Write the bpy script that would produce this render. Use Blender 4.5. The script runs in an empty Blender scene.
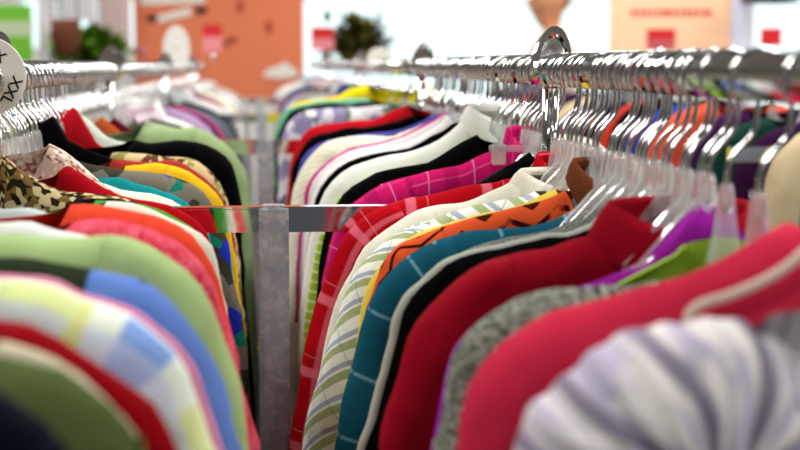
import bpy, bmesh, math, random
from mathutils import Vector, Matrix, noise
random.seed(7)
S = bpy.context.scene
C = S.collection
PI = math.pi

# ------------------------------------------------------------------ camera
FPX = 1500.0
CAM = Vector((0, 0, 1.42))
cd = bpy.data.cameras.new('camera')
cam = bpy.data.objects.new('camera', cd); C.objects.link(cam)
cam.location = CAM
YAW = math.atan(144 / FPX); PITCH = math.atan(162 / FPX * math.cos(YAW))
cam.rotation_euler = (PI / 2 - PITCH, 0, -YAW)
cd.sensor_width = 36; cd.lens = 36 * FPX / 800
cd.clip_start = 0.05
cd.dof.use_dof = True; cd.dof.focus_distance = 1.46; cd.dof.aperture_fstop = 5.8
S.camera = cam
ROT = cam.rotation_euler.to_matrix()

def P(px, py, Y):
    """world point seen at pixel (px, py) of the photograph on the plane y = Y"""
    v = ROT @ Vector(((px - 400) / FPX, -(py - 225) / FPX, -1))
    return CAM + v * (Y / v.y)

RAILZ = 1.412; XR = 0.297; XL = -0.2565; XN = 1.06
RZ = {1: 1.412, -1: 1.406, 2: 1.412}     # the left rail sits a little lower

# ------------------------------------------------------------------ materials
def lin(h):
    h = h.lstrip('#')
    r = []
    for i in (0, 2, 4):
        c = int(h[i:i + 2], 16) / 255
        r.append(c / 12.92 if c <= 0.04045 else ((c + 0.055) / 1.055) ** 2.4)
    return (r[0], r[1], r[2], 1)

class NM:
    def __init__(self, name):
        self.m = bpy.data.materials.new(name); self.m.use_nodes = True
        self.n = self.m.node_tree.nodes; self.l = self.m.node_tree.links
        self.b = self.n['Principled BSDF']
        self.uv = None
    def node(self, t, **kw):
        x = self.n.new(t)
        for k, v in kw.items(): setattr(x, k, v)
        return x
    def coords(self):
        if not self.uv:
            tc = self.node('ShaderNodeTexCoord'); self.tc = tc
            sp = self.node('ShaderNodeSeparateXYZ'); self.l.new(tc.outputs['UV'], sp.inputs[0]); self.uv = sp
        return self.uv
    def math(self, op, a, b=None):
        x = self.node('ShaderNodeMath', operation=op)
        for i, v in enumerate((a, b)):
            if v is None: continue
            if isinstance(v, (int, float)): x.inputs[i].default_value = v
            else: self.l.new(v, x.inputs[i])
        return x.outputs[0]
    def mix(self, fac, a, b):
        x = self.node('ShaderNodeMix', data_type='RGBA')
        if isinstance(fac, (int, float)): x.inputs[0].default_value = fac
        else: self.l.new(fac, x.inputs[0])
        for i, v in ((6, a), (7, b)):
            if isinstance(v, tuple): x.inputs[i].default_value = v
            else: self.l.new(v, x.inputs[i])
        return x.outputs[2]
    def noise(self, scale, detail=3, rough=.5):
        self.coords()
        x = self.node('ShaderNodeTexNoise'); x.inputs['Scale'].default_value = scale
        x.inputs['Detail'].default_value = detail; x.inputs['Roughness'].default_value = rough
        self.l.new(self.tc.outputs['UV'], x.inputs['Vector']); return x.outputs['Fac']
    def step(self, v, lo, hi):
        x = self.node('ShaderNodeMapRange'); self.l.new(v, x.inputs[0])
        x.inputs[1].default_value = lo; x.inputs[2].default_value = hi; return x.outputs[0]
    def done(self, col, rough=.85, bump=None, bstr=.25, sheen=0.0):
        if isinstance(col, tuple): self.b.inputs['Base Color'].default_value = col
        else: self.l.new(col, self.b.inputs['Base Color'])
        self.b.inputs['Roughness'].default_value = rough
        self.b.inputs['Sheen Weight'].default_value = sheen
        self.b.inputs['Specular IOR Level'].default_value = .02
        if bump is not None:
            bp = self.node('ShaderNodeBump'); bp.inputs['Strength'].default_value = bstr
            bp.inputs['Distance'].default_value = .008
            self.l.new(bump, bp.inputs['Height']); self.l.new(bp.outputs[0], self.b.inputs['Normal'])
        return self.m

_mc = {}
def plain(h, rough=.85, weave=90, bstr=.3):
    k = ('p', h, rough, weave)
    if k not in _mc:
        m = NM('cloth_' + h.strip('#')); c = lin(h)
        n = m.noise(weave, 4, .6)
        d = tuple(x * .82 for x in c[:3]) + (1,)
        _mc[k] = m.done(m.mix(n, d, c), rough, m.noise(28, 3), bstr)
    return _mc[k]
def bands(m, base, sets):
    """sets: (kind 'u' 'v' 'd', period m, width fraction, phase, colour, strength)"""
    uv = m.coords(); col = base
    for kind, per, wid, ph, h, st in sets:
        if kind == 'u': s = uv.outputs[0]
        elif kind == 'v': s = uv.outputs[1]
        elif kind == 'd': s = m.math('ADD', uv.outputs[0], uv.outputs[1])
        else: s = m.math('SUBTRACT', uv.outputs[0], uv.outputs[1])
        f = m.math('FRACT', m.math('ADD', m.math('MULTIPLY', s, 1 / per), ph))
        d = m.math('ABSOLUTE', m.math('SUBTRACT', f, .5))
        lt = m.step(d, wid / 2, wid / 2 - .03)
        col = m.mix(m.math('MULTIPLY', lt, st), col, lin(h))
    return col
def striped(name, base, sets, rough=.85, bstr=.3):
    m = NM(name); return m.done(bands(m, lin(base), sets), rough, m.noise(40, 3), bstr)
def blotch(name, cols, scale, rough=.85, bstr=.3):
    """voronoi patches: list of (hex, upper bound of random value)"""
    m = NM(name); m.coords()
    v = m.node('ShaderNodeTexVoronoi'); v.inputs['Scale'].default_value = scale
    m.l.new(m.tc.outputs['UV'], v.inputs['Vector'])
    sp = m.node('ShaderNodeSeparateColor'); m.l.new(v.outputs['Color'], sp.inputs[0])
    r = m.node('ShaderNodeValToRGB'); r.color_ramp.interpolation = 'CONSTANT'
    e = r.color_ramp.elements
    e[0].position = 0; e[0].color = lin(cols[0][0]); e[1].position = cols[0][1]; e[1].color = lin(cols[1][0])
    for i in range(1, len(cols) - 1):
        q = e.new(cols[i][1]); q.color = lin(cols[i + 1][0])
    m.l.new(sp.outputs[0], r.inputs[0])
    return m.done(r.outputs[0], rough, m.noise(60, 3), bstr)
def speckle(name, a, b, scale=260, lo=.42, hi=.58, bstr=.9, rough=.95):
    m = NM(name); n = m.noise(scale, 4, .7)
    return m.done(m.mix(m.step(n, lo, hi), lin(a), lin(b)), rough, n, bstr)
def marks(name, base, ink, su, sv, wid, rough=.85):
    """zig-zag lines"""
    m = NM(name); uv = m.coords()
    z = m.math('PINGPONG', m.math('MULTIPLY', uv.outputs[0], su), .5)
    f = m.math('FRACT', m.math('ADD', m.math('MULTIPLY', uv.outputs[1], sv), m.math('MULTIPLY', z, 1.3)))
    lt = m.step(f, wid, wid - .05)
    n = m.step(m.noise(45, 2), .30, .4)
    return m.done(m.mix(m.math('MULTIPLY', lt, n), lin(base), lin(ink)), rough, m.noise(50, 3), .4)
def simple(name, h, rough=.5, metal=0, trans=0, ior=1.45, emit=0):
    m = NM(name); c = lin(h); b = m.b
    b.inputs['Base Color'].default_value = c; b.inputs['Roughness'].default_value = rough
    b.inputs['Metallic'].default_value = metal; b.inputs['Transmission Weight'].default_value = trans
    b.inputs['IOR'].default_value = ior
    if emit: b.inputs['Emission Color'].default_value = c; b.inputs['Emission Strength'].default_value = emit
    return m.m
def chrome_mat():
    m = NM('chrome'); tc = m.node('ShaderNodeTexCoord')
    n = m.node('ShaderNodeTexNoise'); n.inputs['Scale'].default_value = 90; n.inputs['Detail'].default_value = 5
    m.l.new(tc.outputs['Object'], n.inputs['Vector'])
    m.b.inputs['Metallic'].default_value = 1
    m.b.inputs['Base Color'].default_value = (.82, .83, .84, 1)
    r = m.node('ShaderNodeMapRange'); m.l.new(n.outputs['Fac'], r.inputs[0])
    r.inputs[1].default_value = .35; r.inputs[2].default_value = .75; r.inputs[3].default_value = .03; r.inputs[4].default_value = .11
    m.l.new(r.outputs[0], m.b.inputs['Roughness'])
    return m.m
CHROME = chrome_mat()
def worn_mat():
    m = NM('worn_chrome'); tc = m.node('ShaderNodeTexCoord')
    n = m.node('ShaderNodeTexNoise'); n.inputs['Scale'].default_value = 75; n.inputs['Detail'].default_value = 6; n.inputs['Roughness'].default_value = .65
    m.l.new(tc.outputs['Object'], n.inputs['Vector'])
    m.b.inputs['Metallic'].default_value = .55
    m.l.new(m.mix(m.step(n.outputs['Fac'], .35, .65), (.42, .48, .55, 1), (.66, .71, .76, 1)), m.b.inputs['Base Color'])
    r = m.node('ShaderNodeMapRange'); m.l.new(n.outputs['Fac'], r.inputs[0])
    r.inputs[1].default_value = .35; r.inputs[2].default_value = .7; r.inputs[3].default_value = .16; r.inputs[4].default_value = .34
    m.l.new(r.outputs[0], m.b.inputs['Roughness'])
    return m.m
WORN = worn_mat()
WIRE = simple('polished_wire', '#eceeef', .14, 1)
CLEAR = simple('clear_plastic', '#fbfbfa', .10, 0, .78, 1.25)
WHITEP = simple('white_plastic', '#e9e6de', .45)
BLACK = simple('black_print', '#0d0d0d', .6)

# ------------------------------------------------------------------ mesh helpers
def link(name, me, mat, parent=None):
    o = bpy.data.objects.new(name, me); C.objects.link(o)
    if mat and not me.materials: me.materials.append(mat)
    if parent: o.parent = parent
    return o
def mesh_of(name, vs, fs, uvs=None, smooth=True, weld=0):
    me = bpy.data.meshes.new(name); me.from_pydata(vs, [], fs)
    if uvs:
        ul = me.uv_layers.new(name='UVMap')
        for lp in me.loops: ul.data[lp.index].uv = uvs[lp.vertex_index]
    if weld:
        bm = bmesh.new(); bm.from_mesh(me)
        bmesh.ops.remove_doubles(bm, verts=bm.verts, dist=weld)
        bmesh.ops.recalc_face_normals(bm, faces=bm.faces)
        bm.to_mesh(me); bm.free()
    if smooth:
        for p in me.polygons: p.use_smooth = True
    return me
def boxes(name, lst, bevel=0, smooth=False):
    """lst: (cx, cy, cz, sx, sy, sz)"""
    bm = bmesh.new()
    for cx, cy, cz, sx, sy, sz in lst:
        r = bmesh.ops.create_cube(bm, size=1)
        for v in r['verts']: v.co = Vector((cx + v.co.x * sx, cy + v.co.y * sy, cz + v.co.z * sz))
    if bevel: bmesh.ops.bevel(bm, geom=bm.edges[:], offset=bevel, segments=2, affect='EDGES')
    me = bpy.data.meshes.new(name); bm.to_mesh(me); bm.free()
    if smooth:
        for p in me.polygons: p.use_smooth = True
    return me
def tube_data(pts, rad, k=8, caps=True):
    pts = [Vector(p) for p in pts]; n = len(pts)
    vs, fs = [], []
    up = Vector((0, 1, 0))
    prev = None
    for i, p in enumerate(pts):
        t = (pts[min(i + 1, n - 1)] - pts[max(i - 1, 0)]).normalized()
        if prev is None:
            a = t.cross(up)
            if a.length < .1: a = t.cross(Vector((1, 0, 0)))
        else: a = prev - t * prev.dot(t)
        a.normalize(); prev = a; b = t.cross(a)
        r = rad[i] if isinstance(rad, (list, tuple)) else rad
        for j in range(k):
            q = 2 * PI * j / k; vs.append(p + a * (r * math.cos(q)) + b * (r * math.sin(q)))
    for i in range(n - 1):
        for j in range(k):
            fs.append((i * k + j, i * k + (j + 1) % k, (i + 1) * k + (j + 1) % k, (i + 1) * k + j))
    if caps: fs.append(tuple(range(k))[::-1]); fs.append(tuple((n - 1) * k + j for j in range(k)))
    return vs, fs
def tube(name, pts, rad, k=8):
    vs, fs = tube_data(pts, rad, k); return mesh_of(name, vs, fs)
def smooth_path(pts, n):
    """Catmull-Rom resample of a polyline of tuples"""
    pts = [Vector(p) for p in pts]
    q = [pts[0] * 2 - pts[1]] + pts + [pts[-1] * 2 - pts[-2]]
    dense = []
    for i in range(1, len(q) - 2):
        a, b, c, d = q[i - 1], q[i], q[i + 1], q[i + 2]
        for j in range(12):
            t = j / 12
            dense.append(.5 * ((2 * b) + (c - a) * t + (2 * a - 5 * b + 4 * c - d) * t * t + (3 * b - a - 3 * c + d) * t ** 3))
    dense.append(pts[-1])
    L = [0]
    for i in range(1, len(dense)): L.append(L[-1] + (dense[i] - dense[i - 1]).length)
    out = []; j = 0
    for i in range(n):
        s = L[-1] * i / (n - 1)
        while j < len(L) - 2 and L[j + 1] < s: j += 1
        f = (s - L[j]) / max(L[j + 1] - L[j], 1e-9); out.append(dense[j].lerp(dense[j + 1], min(max(f, 0), 1)))
    return out
def tag(o, label=None, cat=None, group=None, kind=None):
    if label: o['label'] = label
    if cat: o['category'] = cat
    if group: o['group'] = group
    if kind: o['kind'] = kind
    return o
def empty(name, loc, label=None, cat=None, group=None):
    o = bpy.data.objects.new(name, None); C.objects.link(o); o.location = loc; o.empty_display_size = .05
    return tag(o, label, cat, group)

# ------------------------------------------------------------------ garments
def hash01(*a):
    return random.Random(hash(tuple(round(x, 4) if isinstance(x, float) else x for x in a)) & 0xffffffff).random()

def garment(name, label, cat, d, side, ridge, mat, t=.034, sleeve=True, smat=None, collar=None, dip=.05,
            hem=-.74, fold=.006, hi=True, group=None, binding=None, brad=.004, cuffz=-.62, far_mat=None, seed=0, neckz=None):
    """ridge: (a, z) from the neck outwards and down; a = distance from the rail towards the aisle, z above the rail axis"""
    X = {1: XR, -1: XL, 2: XN}[side]; sg = -1 if side > 0 else 1
    rnd = random.Random(int(d * 1000) + side * 77 + seed)
    root = empty(name, (X, d, RZ[side]), label, cat, group)
    n = 60 if hi else 30
    path = smooth_path([(a, 0, z) for a, z in ridge], n)
    if hi:
        q0 = [rnd.uniform(0, 6.28) for _ in range(4)]; acc = 0
        newp = [path[0]]
        for i in range(1, len(path)):
            acc += (path[i] - path[i - 1]).length
            T = (path[min(i + 1, n - 1)] - path[i - 1]).normalized(); nn_ = Vector((-T.z, 0, T.x))
            o_ = .0042 * noise.noise(Vector((acc * 22, q0[0], 0))) + .0018 * noise.noise(Vector((acc * 60, q0[1], 5)))
            newp.append(path[i] + nn_ * o_)
        path = newp
    tip = len(path) - 1
    for i in range(2, len(path) - 1):
        v = path[i + 1] - path[i]
        if -v.z > abs(v.x) * .62: tip = i; break
    a0 = max(path[0].x, .02); z0 = path[0].z; atip = path[tip].x
    sh = path[:tip + 1]
    sag = [rnd.uniform(0, 6.28) for _ in range(6)]
    def ztop(a):
        a = abs(a)
        if a <= sh[0].x: return z0
        for i in range(len(sh) - 1):
            if sh[i].x <= a <= sh[i + 1].x and sh[i + 1].x > sh[i].x:
                return sh[i].z + (sh[i + 1].z - sh[i].z) * (a - sh[i].x) / (sh[i + 1].x - sh[i].x)
        return sh[-1].z - max(0, a - atip) * 1.0
    Wb = atip + (.004 if sleeve else .0)
    nc = 41 if hi else 21
    ds = [0, .002, .006, .012, .02, .03, .045, .07, .1, .14, .19, .25, .32, .4, .5, .6] if hi else [0, .004, .012, .025, .05, .1, .2, .35, .5]
    vs, fs, uv = [], [], []
    rr = .022
    full = not sleeve
    lower = path[tip:]
    def half(z):          # outline of a garment without sleeves
        if not full or z >= path[tip].z: return Wb
        for i in range(len(lower) - 1):
            if lower[i].z >= z >= lower[i + 1].z: return lower[i].x
        return lower[-1].x
    for sheet in (-1, 1):
        base = len(vs)
        for i in range(nc):
            u = -1 + 2 * i / (nc - 1); u = math.copysign(abs(u) ** .8, u)
            a = u * Wb
            op = max(0, 1 - (abs(a) / a0) ** 2) ** .5 if abs(a) < a0 else 0
            zt = ztop(a)
            if op > 0: zt -= (dip if sheet < 0 else dip * .25) * op
            for j, q in enumerate(ds):
                z = zt - q
                if j == len(ds) - 1: z = hem + .01 * math.sin(a * 30 + sag[3])
                prof = math.sqrt(max(0, 1 - (1 - min(q / rr, 1)) ** 2))
                prof = max(prof, .75 * op)
                edge = math.sqrt(max(0, 1 - abs(u) ** 10))
                y = sheet * t / 2 * prof * edge
                rampf = min(q / .12, 1) * edge
                y += fold * rampf * (math.sin(a * 60 + sag[0] + 1.5 * math.sin(q * 9 + sag[1])) + .6 * math.sin(a * 130 + sag[2]) ) * .6
                if hi: y += .0035 * rampf * noise.noise(Vector((a * 28, sheet * 3 + d * 50, q * 18)))
                a2 = a * (half(z) / Wb)
                vs.append((sg * a2, y, z)); uv.append((a + .4, q))
        m = len(ds)
        for i in range(nc - 1):
            for j in range(m - 1):
                f = (base + i * m + j, base + i * m + j + 1, base + (i + 1) * m + j + 1, base + (i + 1) * m + j)
                fs.append(f)
    me = mesh_of('body', vs, fs, uv, True, 1e-5)
    link('body', me, mat, root)
    if sleeve:
        # arc the start back from the tip
        i0 = tip; acc = 0
        while i0 > 1 and acc < .03: acc += (path[i0] - path[i0 - 1]).length; i0 -= 1
        sp = [tuple(p) for p in path[i0:]]
        last = path[-1]
        if last.z > cuffz + .05:
            dx = path[-1] - path[-4]; sl = min(max(dx.x / max(-dx.z, 1e-3), -.2), .5)
            z = last.z; x = last.x
            while z - .07 > cuffz: z -= .07; sl *= .55; x += sl * .07; sp.append((x, 0, z))
            sp.append((x, 0, cuffz))
        ns = 44 if hi else 18; K = 18 if hi else 10
        c = smooth_path(sp[::3] + [sp[-1]] if len(sp) > 20 else sp, ns)
        arc0 = i0 / n * .3 + .4
        for mir in (1, -1):
            vs, fs, uv = [], [], []
            L = 0
            for i, p in enumerate(c):
                T = (c[min(i + 1, ns - 1)] - c[max(i - 1, 0)]).normalized()
                nin = Vector((T.z, 0, -T.x))
                if i: L += (c[i] - c[i - 1]).length
                f = i / (ns - 1)
                w = .043 * (1 - f) + .034 * f
                if f < .12: w *= .72 + .28 * f / .12
                wr = 1 + .05 * math.sin(L * 55 + sag[4]) * min(1, f * 4)
                ctr = p + nin * w
                for k in range(K):
                    ph = 2 * PI * k / K
                    cs, sn = math.cos(ph), math.sin(ph)
                    cs = math.copysign(abs(cs) ** .8, cs); sn = math.copysign(abs(sn) ** .8, sn)
                    wob = 1 + .07 * math.sin(L * 40 + 3 * ph + sag[5]) + (.22 * noise.noise(Vector((L * 26, math.cos(ph) * 1.5, math.sin(ph) * 1.5 + d * 40))) if hi else 0)
                    pt = ctr - nin * (w * cs * (1 if cs > 0 else wr))
                    vs.append((sg * mir * pt.x, t / 2 * 1.08 * sn * wob, pt.z)); uv.append((arc0 + L, ph * .03 if ph < PI else (2 * PI - ph) * .03))
            for i in range(ns - 1):
                for k in range(K):
                    fs.append((i * K + k, i * K + (k + 1) % K, (i + 1) * K + (k + 1) % K, (i + 1) * K + k))
            fs.append(tuple(range(K)))
            link('sleeve', mesh_of('sleeve', vs, fs, uv, True, 1e-6), smat or mat, root)
    if collar:
        hgt = collar.get('h', .03); vs, fs, uv = [], [], []
        nn = 28; rx = a0 * collar.get('rx', 1.0); ry = max(t * .5, .014)
        g0 = collar.get('gap', .35)
        rings = [(1, 0), (.98, hgt), (1.06, hgt + .004), (1.2, hgt * .6), (1.34, -.006), (1.3, -.01)]
        for i in range(nn + 1):
            ph = -PI / 2 + g0 + (2 * PI - 2 * g0) * i / nn
            pk = 1 + .5 * collar.get('peak', .3) * max(0, math.sin(ph))
            fl = min(1, abs((i / nn) - .5) * 2)
            for k, (sc, zz) in enumerate(rings):
                ex = 1 + (.25 * fl ** 4 if k >= 4 else 0)
                dz = -.02 * fl ** 3 if k >= 4 else 0
                vs.append((rx * sc * ex * math.cos(ph), ry * (1 + (sc - 1) * 1.8) * math.sin(ph), z0 + zz * pk + dz - dip * .35 * max(0, -math.sin(ph)) ** 2)); uv.append((i * .012, k * .02))
        m = len(rings)
        for i in range(nn):
            for k in range(m - 1): fs.append((i * m + k, (i + 1) * m + k, (i + 1) * m + k + 1, i * m + k + 1))
        o = link('collar', mesh_of('collar', vs, fs, uv), collar.get('mat', smat or mat), root)
    if binding:
        pts = [(sg * p.x, -.002, p.z - brad * .7) for p in path]
        o = link('binding', tube('binding', pts, brad, 8), binding, root)
    return root

def trace(d, side, px):
    X = XR if side == 1 else XL; sg = -1 if side == 1 else 1
    out = []
    for x, y in px:
        w = P(x, y, d); out.append(((w.x - X) * sg, w.z - RZ[side]))
    return out
def std_ridge(rnd, w=1.0, drop=0.0):
    b = [(.062, -.085), (.10, -.095), (.14, -.108), (.175, -.128), (.20, -.16), (.214, -.21), (.222, -.30), (.228, -.42)]
    j = rnd.uniform(-.01, .012)
    return [(a * w * (1 + rnd.uniform(-.01, .01)), z + drop + j * (a / .2)) for a, z in b]

# ------------------------------------------------------------------ hangers
def arc_pts():
    pts = [(-.0160, 0, -.013), (-.0180, 0, -.006)]
    for k in range(0, 11):
        q = PI - PI * k / 10; pts.append((.0183 * math.cos(q), 0, -.0020 + .0185 * math.sin(q)))
    pts += [(.0188, 0, -.012), (.0188, 0, -.026), (.0155, 0, -.037), (.007, 0, -.046), (.0015, 0, -.055), (0, 0, -.064), (0, 0, -.084)]
    return smooth_path(pts, 40)
HOOK = {}
for s in (1, -1):
    HOOK[s] = tube('hook', [(p.x * s, p.y, p.z) for p in arc_pts()], .0018, 8); HOOK[s].materials.append(WIRE)
def hanger_body(hw=.15, dr=.055, bar=True, zb=-.118):
    vs, fs = [], []
    N = 40
    prof = [(-.0028, 0), (-.0028, .010), (-.0012, .0125), (.0012, .0125), (.0028, .010), (.0028, 0)]
    K = len(prof)
    for i in range(N + 1):
        a = -hw + 2 * hw * i / N; q = abs(a) / hw
        z = zb - .022 * q - dr * q ** 2 + .012 * math.exp(-(a / .025) ** 2)
        h = 1.25 if q < .12 else 1 - .25 * q
        for y, zz in prof: vs.append((a, y, z + (zz - .006) * h))
    for i in range(N):
        for k in range(K): fs.append((i * K + k, i * K + (k + 1) % K, (i + 1) * K + (k + 1) % K, (i + 1) * K + k))
    fs.append(tuple(range(K))[::-1]); fs.append(tuple(N * K + k for k in range(K)))
    # lower bar with drop notches
    if not bar: return mesh_of('hanger_arms', vs, fs, None, False)
    b = len(vs)
    tv, tf = tube_data(smooth_path([(-.135, 0, -.182), (-.08, 0, -.19), (0, 0, -.193), (.08, 0, -.19), (.135, 0, -.182)], 16), .0028, 6)
    vs += [tuple(v) for v in tv]; fs += [tuple(x + b for x in f) for f in tf]
    return mesh_of('hanger_arms', vs, fs, None, False)
ARMS = hanger_body(); ARMS.materials.append(CLEAR)
ARMS_S = hanger_body(.045, .012, False, -.100); ARMS_S.materials.append(CLEAR)
NECK = tube('neck', [(0, 0, -.064), (0, 0, -.070), (0, 0, -.078), (0, 0, -.088), (0, 0, -.098), (0, 0, -.118)], [.004, .0055, .0065, .008, .011, .014], 12); NECK.materials.append(CLEAR)
for v in NECK.vertices: v.co.y *= .5
CLIPBAR = boxes('clip_bar', [(0, 0, -.080, .11, .005, .007), (0, 0, -.073, .03, .007, .014)], .001); CLIPBAR.materials.append(CLEAR)
CLIP = boxes('clip', [(0, -.006, -.003, .014, .003, .022), (0, .006, -.003, .014, .003, .022), (0, 0, .003, .010, .014, .006)], .001); CLIP.materials.append(CLEAR)
def hanger(d, side, label, group=None, rot=None, clip=False, spare_=False):
    X = {1: XR, -1: XL, 2: XN}[side]
    o = empty('clip_hanger' if clip else 'clothes_hanger', (X, d, RZ[side]), label, 'hanger', group)
    rz = random.uniform(-.34, .34) if spare_ else random.uniform(-.03, .03)
    o.rotation_euler = (0, random.uniform(-.03, .03), rz)
    s = -1 if side == -1 else 1
    h = bpy.data.objects.new('hook', HOOK[s]); C.objects.link(h); h.parent = o
    if clip:
        b = bpy.data.objects.new('clip_bar', CLIPBAR); C.objects.link(b); b.parent = o
        for x in (-.045, .045):
            c = bpy.data.objects.new('clip', CLIP); C.objects.link(c); c.parent = o; c.location = (x, 0, -.083)
    else:
        b = bpy.data.objects.new('shoulder_bar', ARMS_S if spare_ else ARMS); C.objects.link(b); b.parent = o
        b = bpy.data.objects.new('neck', NECK); C.objects.link(b); b.parent = o
    return o

# ------------------------------------------------------------------ the rack
def rack(name, label, xs, y0, y1, frames):
    cx = sum(xs) / len(xs)
    r = empty(name, (cx, y0, 0), label, 'clothes rack')
    o = (cx, y0)
    def put(nm, me):
        x = link(nm, me, CHROME, r); return x
    for X in xs:
        RAILZ = RZ[-1] if X == XL else RZ[1]
        pts = [(X - cx, y - y0, RAILZ) for y in (y0, (y0 + y1) / 2, y1)]
        put('hang_rail', tube('hang_rail', pts, .0146, 28))
    for Y in frames:
        ly = Y - y0
        w = (xs[-1] - xs[0]) if len(xs) > 1 else .5
        zc = (P(272, 206, 1.5).z if Y != 2.68 else P(265, 139.5, 2.68).z) - .0128
        put('crossbar', boxes('crossbar', [(0, ly, zc, w + .01, .022, .0255)], .0022, False))
        put('centre_post', boxes('centre_post', [(-.0035, ly - .004, (zc + .0145 + .05) / 2, .0295, .030, zc + .0145 - .05)], .0035, False)).data.materials[0] = WORN
        put('foot', boxes('foot', [(0, ly, .03, .5, .05, .04)], .004, False))
        for X in xs:
            RAILZ = RZ[-1] if X == XL else RZ[1]
            put('upright', tube('upright', [(X - cx, ly, zc - .01), (X - cx, ly, RAILZ - .013)], .0085, 16))
            # bracket plate standing on the rail: rounded lug with a raised rim
            bm = bmesh.new(); N = 24; ring = []
            for k in range(N):
                q = 2 * PI * k / N
                ring.append((.0165 * math.copysign(abs(math.cos(q)) ** .8, math.cos(q)) * (1 - .18 * max(0, math.sin(q)) ** 2), .031 * math.sin(q) if math.sin(q) > 0 else .016 * math.sin(q)))
            for (sc, yy) in ((.72, -.0015), (.80, -.0045), (1, -.004), (1, .004), (.80, .0045), (.72, .0015)):
                for x, z in ring: bm.verts.new((x * sc, yy, z * sc))
            bm.verts.ensure_lookup_table()
            for a in range(5):
                for k in range(N): bm.faces.new([bm.verts[a * N + k], bm.verts[a * N + (k + 1) % N], bm.verts[(a + 1) * N + (k + 1) % N], bm.verts[(a + 1) * N + k]])
            bm.faces.new([bm.verts[k] for k in range(N)][::-1]); bm.faces.new([bm.verts[5 * N + k] for k in range(N)])
            me = bpy.data.meshes.new('rail_bracket'); bm.to_mesh(me); bm.free()
            b = put('rail_bracket', me); b.location = (X - cx, ly, RAILZ + .004); b.rotation_euler = (-.32, .22, .15); b.scale = (1.25, 1.4, 1.4)
            put('clamp', tube('clamp', [(X - cx, ly - .011, RAILZ), (X - cx, ly + .011, RAILZ)], .0168, 20))
    return r
rack('clothes_rack', 'chrome double-rail clothes rack with flat centre post, packed with garments', (XL, XR), .42, 8.0, (1.5, 2.68, 4.3, 6.2))
rack('clothes_rack', 'chrome clothes rack of dark garments seen behind the right rail', (XN,), 1.75, 6.4, (2.5, 5.6))

# size dividers: round plates with a hole threaded on the rail
def ring_plate(r, r0, th):
    N = 48; vs, fs = [], []
    for y in (-th / 2, th / 2):
        for rad in (r0, r - .0008, r):
            for k in range(N):
                q = 2 * PI * k / N; vs.append((rad * math.cos(q), y * (.5 if rad == r else 1), rad * math.sin(q)))
    for k in range(N):
        j = (k + 1) % N
        for b in (0, 1): fs.append((b * N + k, b * N + j, (b + 1) * N + j, (b + 1) * N + k))
        for b in (3, 4): fs.append((b * N + k, (b + 1) * N + k, (b + 1) * N + j, b * N + j))
        fs.append((2 * N + k, 2 * N + j, 5 * N + j, 5 * N + k)); fs.append((k, 3 * N + k, 3 * N + j, j))
    return mesh_of('plate', vs, fs, None, False)
def text_mesh(s, size):
    cu = bpy.data.curves.new('lettering', 'FONT'); cu.body = s; cu.size = size; cu.align_x = 'CENTER'; cu.align_y = 'CENTER'
    cu.extrude = .0002; cu.offset = .00028
    o = bpy.data.objects.new('tmp', cu); C.objects.link(o)
    bpy.context.view_layer.update()
    me = bpy.data.meshes.new_from_object(o.evaluated_get(bpy.context.evaluated_depsgraph_get()))
    bpy.data.objects.remove(o); return me
dv = empty('size_divider', (XL, 1.470, RZ[-1] + .002), 'round white size divider marked XXL on the left rail', 'size divider')
link('plate', ring_plate(.0385, .0135, .0025), WHITEP, dv)
for txt, ang, rad in (('XXL', -29, .0272), ('X', 54, .0235)):
    q = math.radians(ang)
    t = link('lettering', text_mesh(txt, .0145), BLACK, dv)
    t.location = (rad * math.cos(q), -.0016, rad * math.sin(q)); t.rotation_euler = (PI / 2, -(q - PI / 2), 0)
for sd, d, r, lab in ((-1, 5.0, .044, 'tall white divider on the far part of the left rail'),
                      (1, 3.62, .030, 'small plain round divider on the right rail, far back')):
    e = empty('size_divider', (XL if sd < 0 else XR, d, RZ[sd] + (.062 if sd < 0 else .018)), lab, 'size divider')
    p = link('plate', ring_plate(r, .003, .003), WHITEP, e)
    if sd < 0: p.scale = (1, 1, 1.75)

#GARMENTS
R = []   # (depth, side, short, root)
def G(side, d, short, name, cat, px, mat, **kw):
    lab = kw.pop('label')
    clip = kw.pop('clip', False)
    r = garment(name, lab, cat, d, side, trace(d, side, px), mat, **kw)
    R.append((d, side, short, clip)); return r

grey_boucle = speckle('boucle', '#2b2f28', '#a9ad9e', 200, .40, .60)
red_plaid = striped('red_plaid', '#a50a17', [('u', .075, .16, .2, '#d8697a', .75), ('v', .07, .12, .1, '#d8697a', .55), ('u', .075, .03, .42, '#e9a7b0', .5)])
teal_plaid = striped('teal_plaid', '#124858', [('u', .055, .22, .1, '#0f4a5e', .8), ('u', .055, .08, .5, '#6fa3b3', .6), ('v', .04, .2, .3, '#124c60', .7), ('v', .04, .05, .6, '#5d98aa', .5)])
mag_plaid = striped('magenta_plaid', '#b8145c', [('u', .05, .05, .3, '#e58fb5', .8), ('v', .05, .05, .3, '#d76a9c', .7), ('u', .05, .35, .8, '#8d0d46', .5)])
zigzag = marks('orange_zigzag', '#cc5029', '#3a0f08', 24, 55, .30)
wave_stripe = striped('wave_stripe', '#e2e5da', [('d', .034, .34, .0, '#8f9f5e', .85), ('d', .034, .22, .35, '#8f9bb5', .85), ('e', .05, .06, .2, '#5d6b80', .5)])
pastel = striped('pastel_plaid', '#dbe4d6', [('u', .13, .36, .12, '#c6d27c', .8), ('u', .13, .28, .62, '#4f86d8', .8), ('v', .09, .3, .1, '#b9c4e2', .6), ('u', .13, .1, .92, '#c9cf4a', .7), ('v', .06, .1, .4, '#ffffff', .5)])
leopard = blotch('animal_print', [('#2a2117', .38), ('#cdb98c', .75), ('#7a6033', 1)], 170)
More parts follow.
